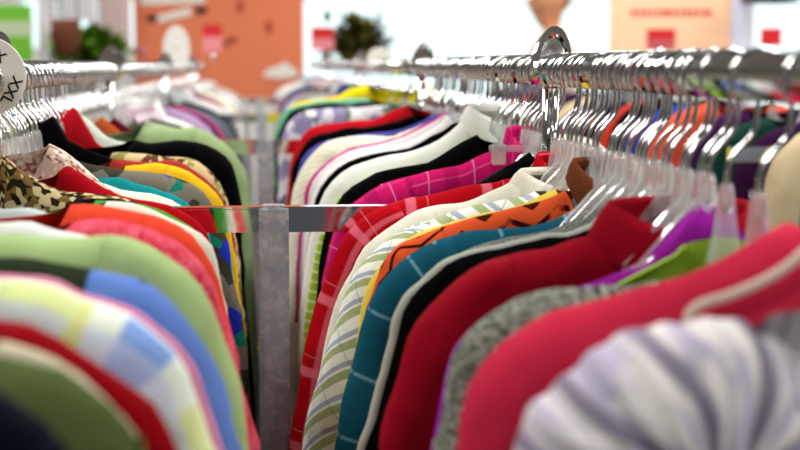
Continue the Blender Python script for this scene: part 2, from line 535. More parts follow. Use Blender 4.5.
floral_pink = blotch('pink_floral', [('#d9c2ae', .5), ('#a8705e', .75), ('#efe4d8', 1)], 220)
floral_brown = blotch('brown_floral', [('#c9b183', .42), ('#5b3a24', .7), ('#8c8a48', 1)], 95)
tropic = blotch('dark_tropical', [('#3a382f', .42), ('#6e695c', .68), ('#12705a', .79), ('#2030a8', .89), ('#3a2c18', .94), ('#128a9d', 1)], 34)
lime_dots = striped('lime_dotted', '#94b02f', [('u', .012, .3, 0, '#e6edc0', .5)])
knit_white = plain('#e3dccb', .95, 160, .6)

# ---- right rail, nearest first
def puff_blouse():
    """gathered puff shoulder in white and lavender stripes"""
    d = .665
    r = empty('blouse', (XR, d, RAILZ), 'white and lavender striped blouse with gathered puff shoulder, nearest on the right', 'blouse')
    m = NM('gathered_stripe'); uv = m.coords()
    f = m.math('FRACT', m.math('MULTIPLY', uv.outputs[0], 1.0))
    col = m.mix(m.step(m.noise(5, 2), .45, .62), lin('#e4dfdc'), lin('#b3abc2'))
    dd = m.math('ABSOLUTE', m.math('SUBTRACT', f, .5))
    col = m.mix(m.math('MULTIPLY', m.step(dd, .16, .08), .85), col, lin('#6d627e'))
    mt = m.done(col, .9, m.noise(30, 3), .3)
    out = smooth_path([tuple(P(x, y, d)) for x, y in ((512, 470), (515, 440), (528, 412), (556, 382), (590, 355), (632, 333), (680, 319), (722, 318), (757, 330), (782, 358), (795, 395), (803, 430), (806, 470))], 97)
    ctr = P(690, 500, d)
    vs, fs, uvs = [], [], []
    rings = 16
    rnd = random.Random(3)
    ph = [rnd.uniform(0, 6) for _ in range(4)]
    for sheet in (-1, 1):
        base = len(vs)
        for i, p in enumerate(out):
            th = i / (len(out) - 1)
            pl = math.sin(th * 34 + ph[0] + 2.2 * math.sin(th * 8)) * (.6 + .4 * math.sin(th * 13 + ph[2])) + .4 * math.sin(th * 77 + ph[1])
            for k in range(rings + 1):
                q = k / rings
                w = p.lerp(ctr, q)
                prof = math.sqrt(max(0, 1 - (1 - q) ** 2.2))
                amp = .0075 * math.sin(min(q * 3.0, 1.57)) * (1 - .4 * q)
                y = d + sheet * (.05 * prof + amp * pl * (1 if sheet < 0 else .6))
                w2 = w + (p - ctr).normalized() * (.0022 * pl * (1 - q))
                vs.append((w2.x - XR, y - d, w2.z - RAILZ)); uvs.append((th * 5.5 + .3 * math.sin(q * 4 + th * 5), q * .5 + th))
        M = rings + 1
        for i in range(len(out) - 1):
            for k in range(rings): fs.append((base + i * M + k, base + i * M + k + 1, base + (i + 1) * M + k + 1, base + (i + 1) * M + k))
    link('puff_sleeve', mesh_of('puff_sleeve', vs, fs, uvs, True, 1e-5), mt, r)
    # the body behind and under the puff
    vs, fs, uvs = [], [], []
    N = 41
    for sheet in (-1, 1):
        b = len(vs)
        for i in range(N):
            a = -.20 + .36 * i / (N - 1)
            zt = -.105 - .25 * max(0, abs(a + .02) - .06) ** 1.3 - (.04 * max(0, 1 - ((a + 0) / .07) ** 2) if sheet < 0 else 0)
            if a > .06: zt -= (a - .06) * .6
            for j in range(9):
                q = (j / 8) ** 1.5 * .55
                e = math.sqrt(max(0, 1 - (abs(a + .02) / .1801) ** 8)); pr = math.sqrt(1 - (1 - min(q / .03, 1)) ** 2)
                vs.append((-a, sheet * .016 * pr * e + .004 * math.sin(a * 80) * min(q * 6, 1) * e, zt - q)); uvs.append((a * 22, q))
        for i in range(N - 1):
            for j in range(8): fs.append((b + i * 9 + j, b + i * 9 + j + 1, b + (i + 1) * 9 + j + 1, b + (i + 1) * 9 + j))
    link('body', mesh_of('body', vs, fs, uvs, True, 1e-5), mt, r)
    R.append((d, 1, 'lavender striped blouse', False))
puff_blouse()

pink = G(1, .775, 'coral pink cardigan', 'cardigan', 'cardigan', [(800, 222), (775, 236), (735, 257), (690, 274), (640, 290), (590, 304), (550, 317), (512, 336), (485, 365), (468, 400), (458, 440), (452, 470)],
  plain('#bd2742', .9), t=.06, label='coral pink cardigan with pale piping, large at lower right', dip=.03, fold=.004)
pp = [P(x, y, .735) for x, y in ((806, 250), (785, 268), (755, 285), (725, 297), (700, 305), (688, 318), (690, 350))]
link('piping', tube('piping', [(p.x - XR, p.y - .775, p.z - RAILZ) for p in smooth_path([tuple(q) for q in pp], 24)], .0028, 8), plain('#d9c4b4'), pink)['label'] = 'pale piping along the opening'
G(1, .865, 'grey boucle jacket', 'jacket', 'jacket', [(720, 272), (680, 276), (640, 281), (590, 287), (540, 294), (500, 309), (470, 331), (450, 362), (441, 400), (437, 430), (436, 470)],
  grey_boucle, t=.055, label='grey flecked boucle jacket just behind the coral pink cardigan', fold=.003, dip=.02)
G(1, .925, 'lime green top', 'top', 'top', [(752, 202), (725, 218), (695, 238), (660, 259), (620, 282), (570, 305), (520, 335), (490, 380), (480, 470)],
  plain('#9ac43c'), t=.03, label='bright lime green top between purple blouse and coral pink cardigan', dip=.05, sleeve=False)
G(1, .965, 'purple blouse', 'blouse', 'blouse', [(722, 205), (700, 222), (670, 243), (640, 264), (580, 283), (520, 303), (470, 330), (446, 360), (436, 400), (430, 440), (426, 470)],
  plain('#8a1d8c'), t=.028, label='thin slice of vivid purple blouse against the crimson blouse', dip=.04)
G(1, 1.03, 'crimson blouse', 'blouse', 'blouse', [(628, 222), (600, 232), (560, 243), (520, 251), (485, 263), (455, 280), (430, 305), (410, 335), (396, 375), (386, 415), (379, 470)],
  plain('#8c0a1d', .8), t=.05, label='crimson red blouse with raised pointed collar', collar=dict(h=.010, peak=.3, rx=1.3, gap=.3), fold=.004)
G(1, 1.135, 'black jacket', 'jacket', 'jacket', [(640, 218), (600, 226), (560, 233), (520, 240), (480, 248), (450, 259), (425, 278), (405, 308), (392, 345), (380, 390), (366, 435), (356, 470)],
  plain('#040405', .8), t=.04, label='black jacket edged with silver grey braid', binding=speckle('silver_braid', '#6f766c', '#c3c9bd', 400), brad=.0052, fold=.003)
G(1, 1.185, 'grey tweed jacket', 'jacket', 'jacket', [(622, 196), (605, 205), (585, 214), (555, 226), (520, 236), (470, 249), (430, 270), (405, 305), (392, 350), (380, 420), (370, 470)],
  speckle('grey_tweed', '#6a6f68', '#b4b8ae', 420), t=.022, label='grey tweed jacket showing beside the orange patterned shirt', fold=.003)
G(1, 1.235, 'teal plaid shirt', 'shirt', 'shirt', [(612, 199), (585, 210), (555, 219), (515, 226), (470, 232), (430, 244), (400, 262), (378, 288), (364, 320), (352, 365), (341, 420), (333, 470)],
  teal_plaid, t=.05, label='teal blue plaid shirt next to the silver edged black jacket', fold=.004)
G(1, 1.29, 'orange zigzag shirt', 'shirt', 'shirt', [(622, 168), (600, 178), (570, 190), (540, 202), (500, 212), (455, 224), (415, 238), (388, 258), (373, 284), (364, 320), (357, 370), (349, 430), (344, 470)],
  zigzag, t=.036, label='orange shirt with dark zigzag print', fold=.004, collar=dict(h=.004, peak=.2, mat=plain('#6b3a22')))
G(1, 1.335, 'yellow knit top', 'top', 'top', [(566, 186), (535, 200), (500, 210), (460, 220), (425, 231), (395, 247), (378, 270), (364, 298), (357, 330), (352, 380), (345, 440), (340, 470)],
  plain('#e0c64f'), t=.03, label='pale yellow top with thin visible edge by orange shirt', fold=.003)
G(1, 1.38, 'wavy striped shirt', 'shirt', 'shirt', [(545, 188), (515, 198), (480, 206), (445, 215), (410, 227), (382, 244), (360, 268), (344, 300), (330, 340), (317, 385), (305, 430), (299, 470)],
  wave_stripe, t=.045, label='white shirt with olive and blue wavy stripes', fold=.005)
G(1, 1.42, 'cream shirt', 'shirt', 'shirt', [(525, 176), (500, 188), (470, 198), (435, 206), (405, 217), (378, 234), (358, 255), (344, 285), (333, 320), (322, 370), (312, 430), (308, 470)],
  plain('#e9e6d4'), t=.03, label='cream shirt with soft collar beside the red plaid shirt', collar=dict(h=.003, peak=.2, rx=1.05))
G(1, 1.458, 'red plaid shirt', 'shirt', 'shirt', [(540, 168), (510, 178), (475, 186), (440, 191), (408, 198), (378, 208), (354, 226), (336, 252), (322, 285), (310, 325), (300, 375), (292, 425), (288, 470)],
  red_plaid, t=.042, label='bright red plaid shirt with pale pink checks beside the chrome post', collar=dict(h=.010, peak=.2))
G(1, 1.545, 'black satin top', 'top', 'top', [(535, 150), (515, 162), (490, 176), (465, 187), (435, 196), (400, 206), (375, 220), (358, 245), (345, 280), (336, 330), (330, 400)],
  plain('#040405', .6), t=.03, label='black top hung right behind the red plaid shirt', clip=True)
G(1, 1.585, 'slate blue cardigan', 'cardigan', 'cardigan', [(548, 150), (525, 162), (500, 172), (470, 186), (430, 200), (395, 212), (370, 232), (352, 262), (342, 310), (336, 380)],
  plain('#6d7787'), t=.022, label='slate blue cardigan, a thin slice above the red plaid shirt')
G(1, 1.64, 'magenta plaid shirt', 'shirt', 'shirt', [(508, 146), (485, 155), (460, 164), (430, 171), (400, 177), (375, 187), (355, 202), (338, 224), (327, 255), (320, 300), (316, 380)],
  mag_plaid, t=.05, label='magenta plaid shirt with raised collar behind the chrome crossbar', collar=dict(h=.014, peak=.4))
G(1, 1.71, 'black knit top', 'top', 'top', [(478, 134), (455, 148), (430, 160), (400, 168), (370, 176), (348, 190), (332, 212), (322, 245), (316, 300), (312, 380)],
  plain('#040405'), t=.04, label='black knit top between magenta plaid shirt and white blouse')
G(1, 1.775, 'lime dotted blouse', 'blouse', 'blouse', [(470, 138), (450, 151), (430, 161), (400, 170), (368, 178), (345, 191), (330, 210), (321, 240), (311, 290), (302, 350), (297, 400)],
  lime_dots, t=.02, label='lime green blouse with pale dotted edge, seen right of the chrome post')
G(1, 1.83, 'white blouse', 'blouse', 'blouse', [(475, 112), (455, 128), (430, 143), (400, 153), (370, 160), (346, 170), (328, 186), (316, 208), (308, 245), (302, 300), (298, 380)],
  plain('#e6e8df'), t=.045, label='white blouse with tall pointed collar above magenta plaid shirt', collar=dict(h=.005, peak=.3, rx=1.2))
G(1, 1.90, 'black cardigan', 'cardigan', 'cardigan', [(458, 122), (435, 135), (405, 148), (375, 154), (350, 162), (330, 175), (318, 196), (310, 230), (305, 300)],
  plain('#040405'), t=.022, label='thin black cardigan between two white tops on the right rail')
G(1, 1.96, 'white tee', 'top', 'top', [(452, 116), (430, 130), (405, 142), (375, 149), (350, 156), (330, 168), (316, 186), (307, 215), (302, 280)],
  plain('#eceae6'), t=.04, label='plain white top in front of the pink edged top')
G(1, 2.03, 'pink edged top', 'top', 'top', [(448, 112), (425, 126), (400, 138), (372, 145), (346, 152), (326, 164), (313, 182), (305, 210), (300, 260), (296, 320)],
  plain('#e9dfe2'), t=.035, label='white top with bright pink edge beside the beige jumper', binding=plain('#d0408f'), brad=.004)
G(1, 2.16, 'beige jumper', 'jumper', 'jumper', [(430, 122), (410, 130), (385, 135), (360, 136), (338, 138), (318, 147), (304, 162), (296, 185), (291, 220), (288, 280), (286, 350)],
  striped('beige_rib', '#dcd8c4', [('d', .012, .4, 0, '#c4c0a8', .6)]), t=.085, label='large beige ribbed jumper right behind the second crossbar', fold=.004)
G(1, 2.27, 'violet and blue blouse', 'blouse', 'blouse', [(440, 114), (422, 122), (400, 128), (375, 133), (345, 137), (320, 143), (303, 156), (296, 180), (292, 230), (290, 290)],
  plain('#4d4a9a'), t=.04, label='violet blue blouse between the beige jumper and the scarlet jumper', fold=.004)
G(1, 2.38, 'black tee', 'top', 'top', [(420, 112), (400, 120), (375, 126), (345, 129), (320, 134), (303, 144), (294, 165), (290, 200), (288, 260)],
  plain('#040405'), t=.03, label='black top just in front of the scarlet jumper, right of the aisle')
G(1, 2.48, 'scarlet jumper', 'jumper', 'jumper', [(412, 104), (397, 110), (372, 118), (344, 122), (319, 126), (305, 132), (296, 146), (290, 170), (286, 210), (283, 260)],
  plain('#b0101c'), t=.07, label='scarlet jumper with broad shoulder behind second crossbar on the right', fold=.004)
G(1, 2.78, 'grey patterned jumper', 'jumper', 'jumper', [(392, 104), (370, 107), (340, 107), (316, 108), (299, 114), (288, 126), (281, 142), (278, 175), (276, 230)],
  blotch('grey_violet_print', [('#c9c7cc', .5), ('#8d83a8', .7), ('#6c7a72', .85), ('#dedcdc', 1)], 45), t=.06, label='grey and violet mottled jumper at the far side of second crossbar', fold=.004)
G(1, 2.93, 'black coat', 'coat', 'coat', [(380, 101), (352, 103), (326, 103), (308, 105), (292, 111), (284, 120), (277, 138), (275, 170), (274, 220)],
  plain('#040405'), t=.04, label='black coat, thin curved edge far back on the right rail')
G(1, 3.06, 'mint cardigan', 'cardigan', 'cardigan', [(372, 98), (345, 99), (320, 100), (302, 103), (288, 109), (279, 119), (273, 138), (271, 170)],
  plain('#6fae8e'), t=.05, label='mint green cardigan far back behind the thin black coat')
G(1, 3.3, 'bright yellow top', 'top', 'top', [(368, 84), (352, 88), (338, 95), (322, 99), (304, 101), (290, 106), (281, 118), (276, 140)],
  plain('#e9d51e'), t=.06, label='bright lemon yellow top far back on the right rail')
# ---- left rail, nearest first
G(-1, .565, 'navy top', 'top', 'top', [(-45, 372), (-20, 386), (5, 402), (30, 414), (52, 430), (66, 450), (76, 475)],
  plain('#0b0e18'), t=.04, label='dark navy top in the bottom left corner', fold=.003)
G(-1, .625, 'olive fleece', 'jacket', 'jacket', [(-35, 350), (-5, 355), (30, 362), (65, 375), (100, 398), (125, 422), (142, 450), (150, 475)],
  plain('#4a5630', .95), t=.05, label='olive green jacket beside the dark navy top', fold=.003)
G(-1, .662, 'beige spotted top', 'top', 'top', [(-30, 342), (0, 344), (35, 350), (68, 363), (98, 384), (121, 408), (139, 434), (149, 475)],
  blotch('beige_spots', [('#b9b29a', .55), ('#6f7158', .8), ('#d8d2c0', 1)], 30), t=.022, label='beige mottled top, thin slice between olive jacket and dark red top')
G(-1, .70, 'dark red top', 'top', 'top', [(-28, 318), (0, 323), (35, 330), (75, 344), (110, 366), (140, 393), (163, 422), (178, 450), (184, 475)],
  plain('#8a0610', .7), t=.032, label='dark red top in front of the pastel checked shirt')
G(-1, .785, 'pastel checked shirt', 'shirt', 'shirt', [(-20, 276), (10, 278), (50, 283), (95, 294), (132, 311), (165, 338), (190, 373), (206, 412), (217, 450), (222, 475)],
  pastel, t=.06, label='pastel blue and yellow checked shirt with pink edge', binding=plain('#e58fb0'), brad=.004, fold=.004)
G(-1, .855, 'dark green jacket', 'jacket', 'jacket', [(-15, 258), (20, 260), (60, 263), (100, 266), (138, 279), (170, 302), (200, 336), (220, 375), (236, 420), (246, 470)],
  plain('#26301f'), t=.045, label='dark green jacket with cornflower blue sleeves', smat=plain('#5f7fc4'))
G(-1, .925, 'light green jumper', 'jumper', 'jumper', [(-10, 236), (25, 238), (60, 239), (100, 235), (138, 242), (172, 260), (200, 288), (220, 324), (235, 368), (246, 415), (252, 470)],
  plain('#9fb87c'), t=.055, label='light sage green jumper in front of the red fleece', fold=.003)
G(-1, .985, 'white top', 'top', 'top', [(-30, 222), (0, 222), (35, 224), (65, 229), (95, 238), (130, 254), (165, 278), (195, 312), (215, 360), (228, 430)],
  plain('#dfe3dd'), t=.03, label='white top folded flat just behind the light sage green jumper', fold=.003)
G(-1, 1.165, 'pale aqua top', 'top', 'top', [(-25, 208), (10, 209), (40, 211), (65, 216), (90, 222), (120, 230), (155, 246), (185, 275), (200, 320), (208, 380)],
  plain('#c9d8d6'), t=.026, label='pale aqua top left of the coral orange jumper', fold=.003)
G(-1, 1.055, 'red fleece', 'jacket', 'fleece', [(62, 224), (90, 216), (120, 218), (150, 227), (180, 243), (203, 266), (220, 300), (234, 342), (246, 390), (254, 430), (258, 470)],
  speckle('red_fleece', '#b81f37', '#e77284', 70, .35, .8, .5), t=.05, label='raspberry red fleece with fluffy nap', fold=.003)
G(-1, 1.125, 'coral jumper', 'jumper', 'jumper', [(68, 206), (95, 206), (125, 208), (155, 215), (182, 227), (204, 246), (218, 275), (228, 315), (238, 370), (244, 430)],
  plain('#d8452e', .9), t=.05, label='coral orange jumper behind the raspberry red fleece', fold=.003)
G(-1, 1.19, 'cream top', 'top', 'top', [(100, 202), (135, 206), (165, 213), (190, 225), (208, 243), (219, 270), (226, 310), (232, 380)],
  plain('#d9d8c4'), t=.03, label='cream top showing as a thin edge behind coral jumper')
G(-1, 1.245, 'green top', 'top', 'top', [(92, 201), (125, 204), (155, 208), (180, 217), (198, 232), (210, 258), (216, 300), (220, 380)],
  plain('#3f8f2e'), t=.032, label='grass green top just in front of the chrome crossbar')
G(-1, 1.29, 'black velvet top', 'top', 'top', [(72, 203), (95, 198), (122, 201), (150, 207), (175, 217), (192, 235), (202, 265), (208, 330)],
  plain('#040405'), t=.028, label='black top above the coral jumper, before the animal print blouse')
G(-1, 1.345, 'animal print blouse', 'blouse', 'blouse', [(2, 152), (20, 170), (45, 183), (75, 191), (110, 197), (145, 204), (172, 216), (188, 236), (198, 270), (203, 330)],
  leopard, t=.035, label='brown and cream animal print blouse under the size divider')
G(-1, 1.403, 'red shirt', 'shirt', 'shirt', [(58, 172), (68, 166), (85, 176), (102, 187), (125, 195), (155, 202), (182, 210), (203, 228), (214, 258), (221, 300), (224, 350)],
  plain('#a30d18'), t=.03, label='deep red shirt with pointed collar on the left rail')
G(-1, 1.455, 'pink floral blouse', 'blouse', 'blouse', [(48, 143), (65, 154), (85, 168), (105, 182), (125, 196), (150, 208), (170, 226), (182, 255), (190, 310)],
  floral_pink, t=.028, label='pale pink floral blouse peeking above the deep red shirt')
G(-1, 1.55, 'ivory top', 'top', 'top', [(70, 178), (100, 184), (130, 189), (158, 196), (180, 206), (196, 222), (206, 248), (212, 300)],
  plain('#ece6cf'), t=.03, label='ivory top directly before the teal top on the left rail')
G(-1, 1.59, 'teal top', 'top', 'top', [(80, 178), (105, 178), (132, 181), (158, 188), (180, 198), (198, 214), (210, 240), (218, 290)],
  plain('#15868a'), t=.026, label='teal top between ivory top and tropical print shirt')
G(-1, 1.66, 'tropical print shirt', 'shirt', 'shirt', [(72, 160), (100, 167), (130, 171), (160, 174), (186, 182), (206, 197), (220, 222), (231, 260), (241, 310), (250, 370)],
  tropic, t=.05, label='dark shirt with green and blue tropical print beside the chrome post')
G(-1, 1.73, 'yellow cardigan', 'cardigan', 'cardigan', [(122, 169), (143, 166), (167, 164), (184, 171), (201, 181), (215, 193), (225, 212), (235, 250), (243, 310)],
  plain('#e8b820'), t=.035, label='golden yellow cardigan above the tropical print shirt')
G(-1, 1.835, 'black vee top', 'top', 'top', [(24, 114), (45, 126), (70, 140), (95, 153), (115, 161), (140, 170), (170, 182), (192, 200), (206, 230), (214, 280)],
  plain('#040405'), t=.03, label='black top with long sloping neckline on the left rail')
G(-1, 1.885, 'brown floral shirt', 'shirt', 'shirt', [(110, 153), (140, 154), (165, 155), (184, 157), (201, 163), (214, 175), (224, 193), (233, 222), (240, 270), (246, 330)],
  floral_brown, t=.045, label='brown and cream floral shirt before the plain black jumper')
G(-1, 1.80, 'brick red top', 'top', 'top', [(110, 160), (140, 161), (170, 160), (186, 165), (202, 174), (216, 188), (226, 207), (235, 245), (241, 290)],
  plain('#a83a2e'), t=.02, label='brick red top, thin edge behind the golden yellow cardigan')
G(-1, 1.975, 'black jumper', 'jumper', 'jumper', [(130, 140), (150, 142), (172, 141), (195, 142), (215, 147), (229, 159), (237, 177), (241, 205), (244, 250), (246, 300)],
  plain('#040405'), t=.06, label='black jumper with broad shoulder by second crossbar on the left')
G(-1, 2.06, 'scarlet top', 'top', 'top', [(50, 104), (66, 111), (80, 122), (92, 137), (108, 150), (140, 155), (180, 157), (208, 164), (224, 180), (232, 215), (236, 280)],
  plain('#b01420'), t=.03, label='scarlet top with steep neckline near the start of the left rail')
G(-1, 2.14, 'mint white blouse', 'blouse', 'blouse', [(75, 112), (92, 124), (110, 138), (135, 145), (165, 147), (195, 150), (215, 162), (226, 190), (232, 250)],
  plain('#d8e2d4'), t=.04, label='pale mint blouse between scarlet top and rust top')
G(-1, 2.3, 'sage green top', 'top', 'top', [(140, 127), (165, 128), (190, 127), (212, 133), (230, 146), (243, 168), (250, 200), (254, 250)],
  plain('#93a878'), t=.06, label='sage green top at the second crossbar on the left')
G(-1, 2.4, 'rust top', 'top', 'top', [(100, 114), (112, 124), (126, 136), (150, 141), (180, 142), (205, 148), (222, 165), (230, 200)],
  plain('#b5532c'), t=.03, label='rust orange top on the left rail behind the pale mint blouse')
G(-1, 2.5, 'maroon top', 'top', 'top', [(114, 116), (126, 126), (140, 136), (165, 140), (190, 141), (212, 148), (228, 170), (234, 210)],
  plain('#611020'), t=.03, label='maroon top on the left rail behind the rust orange top')

# ---- the far stretch of both rails (and the neighbouring rack)
PAL_R = [('oyster', '#d6cdbf', 'blouse'), ('lilac', '#b8a2cf', 'top'), ('pearl grey', '#cfcfcb', 'jumper'), ('charcoal', '#141517', 'top'), ('blush', '#e6cfd0', 'blouse'), ('ink blue', '#27407e', 'shirt'), ('bone', '#e4dfd0', 'jumper'), ('rose', '#c25a74', 'top'), ('silver', '#b9bcbd', 'shirt'),
         ('moss', '#6c7a4a', 'top'), ('ivory', '#ebe6d6', 'blouse'), ('wine', '#741428', 'cardigan'), ('powder blue', '#a9c3dc', 'shirt'), ('taupe', '#8f8474', 'jumper')]
PAL_L = [('bright white', '#efeeea', 'blouse'), ('light sage', '#a7b592', 'jumper'), ('ash grey', '#9da0a0', 'top'), ('jet', '#060607', 'top'), ('shell pink', '#e8cfdb', 'blouse'),
         ('snow', '#f2f0ee', 'shirt'), ('mauve', '#a88fb0', 'top'), ('plum', '#5b2155', 'cardigan'), ('stone', '#bdb6a6', 'jumper'), ('cerise', '#c13a72', 'top'),
         ('chalk', '#e9e7e0', 'blouse'), ('slate', '#5d6470', 'shirt'), ('pale lilac', '#dccbe4', 'blouse'), ('graphite', '#303236', 'jumper'), ('cloud grey', '#cfd2d2', 'shirt'),
         ('sand', '#d6c29b', 'top'), ('raspberry', '#a3234f', 'blouse'), ('frost', '#dbe6ea', 'top'), ('indigo', '#33387c', 'cardigan'), ('parchment', '#e2dac4', 'jumper')]
PAL_N = [('tomato red', '#c53a2c', 'top'), ('midnight', '#141a33', 'jacket'), ('steel grey', '#70747c', 'shirt'), ('beige', '#cdbb95', 'cardigan'), ('dark plum', '#2d1030', 'dress'),
         ('bottle green', '#12352c', 'jacket'), ('aubergine', '#3a1440', 'top'), ('orange red', '#d5563a', 'top'), ('royal blue', '#27408f', 'shirt'), ('coal', '#0e0e10', 'coat')]
def far_row(side, start, count, step, grow, pal, place):
    rnd = random.Random(side * 31 + 5); d = start; st = step
    qual = ['', 'plain ', 'soft ', 'thin ']
    used = {}
    rows = []
    for i in range(count):
        nm, hx, kind = pal[i % len(pal)]
        rows.append((d, nm, hx, kind)); d += st * rnd.uniform(.85, 1.15); st *= grow
    for i, (d, nm, hx, kind) in enumerate(rows):
        prev = rows[i - 1] if i else None
        if prev: lab = f'{nm} {kind} behind the {prev[1]} {prev[3]} {place}'
        else: lab = f'{nm} {kind}, first of the blurred stretch {place}'
        if i >= len(pal): lab = f'{nm} {kind}, far end, behind the {prev[1]} one {place}'
        w = rnd.uniform(.86, 1.05)
        short = f'{nm} {kind}' + (' at the far end' if i >= len(pal) else '')
        garment(kind, lab, kind, d, side, std_ridge(rnd, w, rnd.uniform(-.012, .012)), plain(hx), t=min(.07, st * .6), hi=False,
                collar=dict(h=.022, peak=.3) if kind in ('shirt', 'blouse') and rnd.random() < .7 else None, group=None, seed=i)
        R.append((d, side, short + ' ' + place, False))
far_row(1, 3.45, 28, .115, 1.022, PAL_R, 'on the right rail')
far_row(-1, 2.62, 31, .105, 1.022, PAL_L, 'on the left rail')
far_row(2, 1.95, 20, .16, 1.03, PAL_N, 'on the rack behind')

# ---- hangers: one for each garment, then the crowd of bare clear ones between them
for d, side, short, clip in R:
    kind = 'clear clip hanger' if clip else 'clear hanger'
    if side == 2: short = short.replace(' on the rack behind', ''); lab = f'{kind} holding the {short} on the rack behind'
    else:
        lab = f'{kind} holding the {short}'
        if 'rail' not in short: lab += ' on the right rail' if side == 1 else ' on the left rail'
    hg = hanger(d, side, lab, None, clip=clip)
    if short in ('grey boucle jacket', 'lime green top'):        # lower-set arms under these deep necklines
        for ch in hg.children:
            if ch.name.startswith('shoulder_bar'): ch.location.z = -.035
            elif ch.name.startswith('neck'): ch.location.z = -.004; ch.scale.z = 1.3; ch.location.z += .0195
taken = {s: sorted(x[0] for x in R if x[1] == s) for s in (1, -1)}
def spare(side, d0, d1, step, label, group):
    d = d0
    while d < d1:
        if not (side == 1 and 1.235 < d < 1.285) and min(abs(d - q) for q in taken[side]) > .007 and not any(abs(d - f) < .02 for f in (1.5, 2.68, 4.3, 1.47 if side < 0 else 9)):
            hanger(d, side, label, group, spare_=True)
            taken[side].append(d)
        d += step * random.uniform(.8, 1.2)
spare(1, .96, 1.48, .0225, 'bare clear hanger crowded on the near part of the right rail', 'bare clear hangers on the near right rail')
spare(1, 1.53, 2.66, .034, 'bare clear hanger on the right rail behind the first bracket', 'bare clear hangers on the far right rail')
spare(-1, 1.3, 2.66, .031, 'bare clear hanger on the left rail past the size divider', 'bare clear hangers on the left rail')

# ------------------------------------------------------------------ room
def struct(name, me, mat, parent=None):
    o = link(name, me, mat, parent)
    if not parent: o['kind'] = 'structure'
    return o
FLOOR = NM('floor_vinyl'); FLOOR = FLOOR.done(FLOOR.mix(FLOOR.noise(3, 4), lin('#4d4842'), lin('#625c54')), .4)
WALL = simple('wall_paint', '#e9e8e4', .8)
CEIL = simple('ceiling_paint', '#e8e8e6', .9)
FRAME = simple('window_frame_paint', '#eef1f4', .5)
def glass_mat():
    m = bpy.data.materials.new('window_glass'); m.use_nodes = True; n = m.node_tree.nodes; l = m.node_tree.links; n.clear()
    o = n.new('ShaderNodeOutputMaterial'); mx = n.new('ShaderNodeMixShader'); t = n.new('ShaderNodeBsdfTransparent'); g = n.new('ShaderNodeBsdfGlossy')
    g.inputs['Roughness'].default_value = .02; t.inputs['Color'].default_value = (.93, .98, .97, 1)
    mx.inputs[0].default_value = .06; l.new(t.outputs[0], mx.inputs[1]); l.new(g.outputs[0], mx.inputs[2]); l.new(mx.outputs[0], o.inputs[0]); return m
GLASS = glass_mat()
Y0, Y1, X0, X1, H = -3.0, 13.0, -5.5, 7.0, 3.4
struct('floor', boxes('floor', [((X0 + X1) / 2, (Y0 + Y1) / 2, -.05, X1 - X0, Y1 - Y0, .1)]), FLOOR)
struct('ceiling', boxes('ceiling', [((X0 + X1) / 2, (Y0 + Y1) / 2, H + .05, X1 - X0, Y1 - Y0, .1)]), CEIL)
WALL2 = simple('side_wall_paint', '#a39a8e', .8)
struct('wall_left', boxes('wall_left', [(X0 - .05, (Y0 + Y1) / 2, H / 2, .1, Y1 - Y0, H)]), WALL2)
struct('wall_right', boxes('wall_right', [(X1 + .05, (Y0 + Y1) / 2, H / 2, .1, Y1 - Y0, H)]), WALL2)
struct('wall_front_blocker', boxes('wall_front_blocker', [((X0 + X1) / 2, Y0 - .05, H / 2, X1 - X0, .1, H)]), simple('front_blocker_dark', '#4c5057', .8))  # unseen wall added to block sky light; dark tone feeds the chrome reflections
# back wall with a run of shop windows
wins = [(-2.0, -.95), (.25, 3.25), (4.35, 5.4)]
sill = [1.5, .4, .4]
segs = []; x = X0
for a, b in wins:
    segs.append((x, a)); x = b
segs.append((x, X1))
bl = [((a + b) / 2, Y1 + .08, H / 2, b - a, .16, H) for a, b in segs if b - a > .001]
for (a, b), s_ in zip(wins, sill):
    bl.append(((a + b) / 2, Y1 + .08, s_ / 2, b - a, .16, s_)); bl.append(((a + b) / 2, Y1 + .08, (2.7 + H) / 2, b - a, .16, H - 2.7))
struct('wall_back', boxes('wall_back', bl), WALL)
for i, (a, b) in enumerate(wins):
    w = b - a; cx = (a + b) / 2; s_ = sill[i]; zm = (s_ + 2.7) / 2; hh = 2.7 - s_
    e = struct('window_%d' % (i + 1), boxes('window', [(cx, Y1 + .06, s_ + .03, w, .07, .06), (cx, Y1 + .06, 2.67, w, .07, .06), (a + .025, Y1 + .06, zm, .05, .07, hh - .12), (b - .025, Y1 + .06, zm, .05, .07, hh - .12), (cx, Y1 + .06, 1.97, w - .1, .06, .03)]), FRAME)
    struct('glass', boxes('glass', [(cx, Y1 + .06, zm, w - .1, .006, hh - .02)]), GLASS, e)

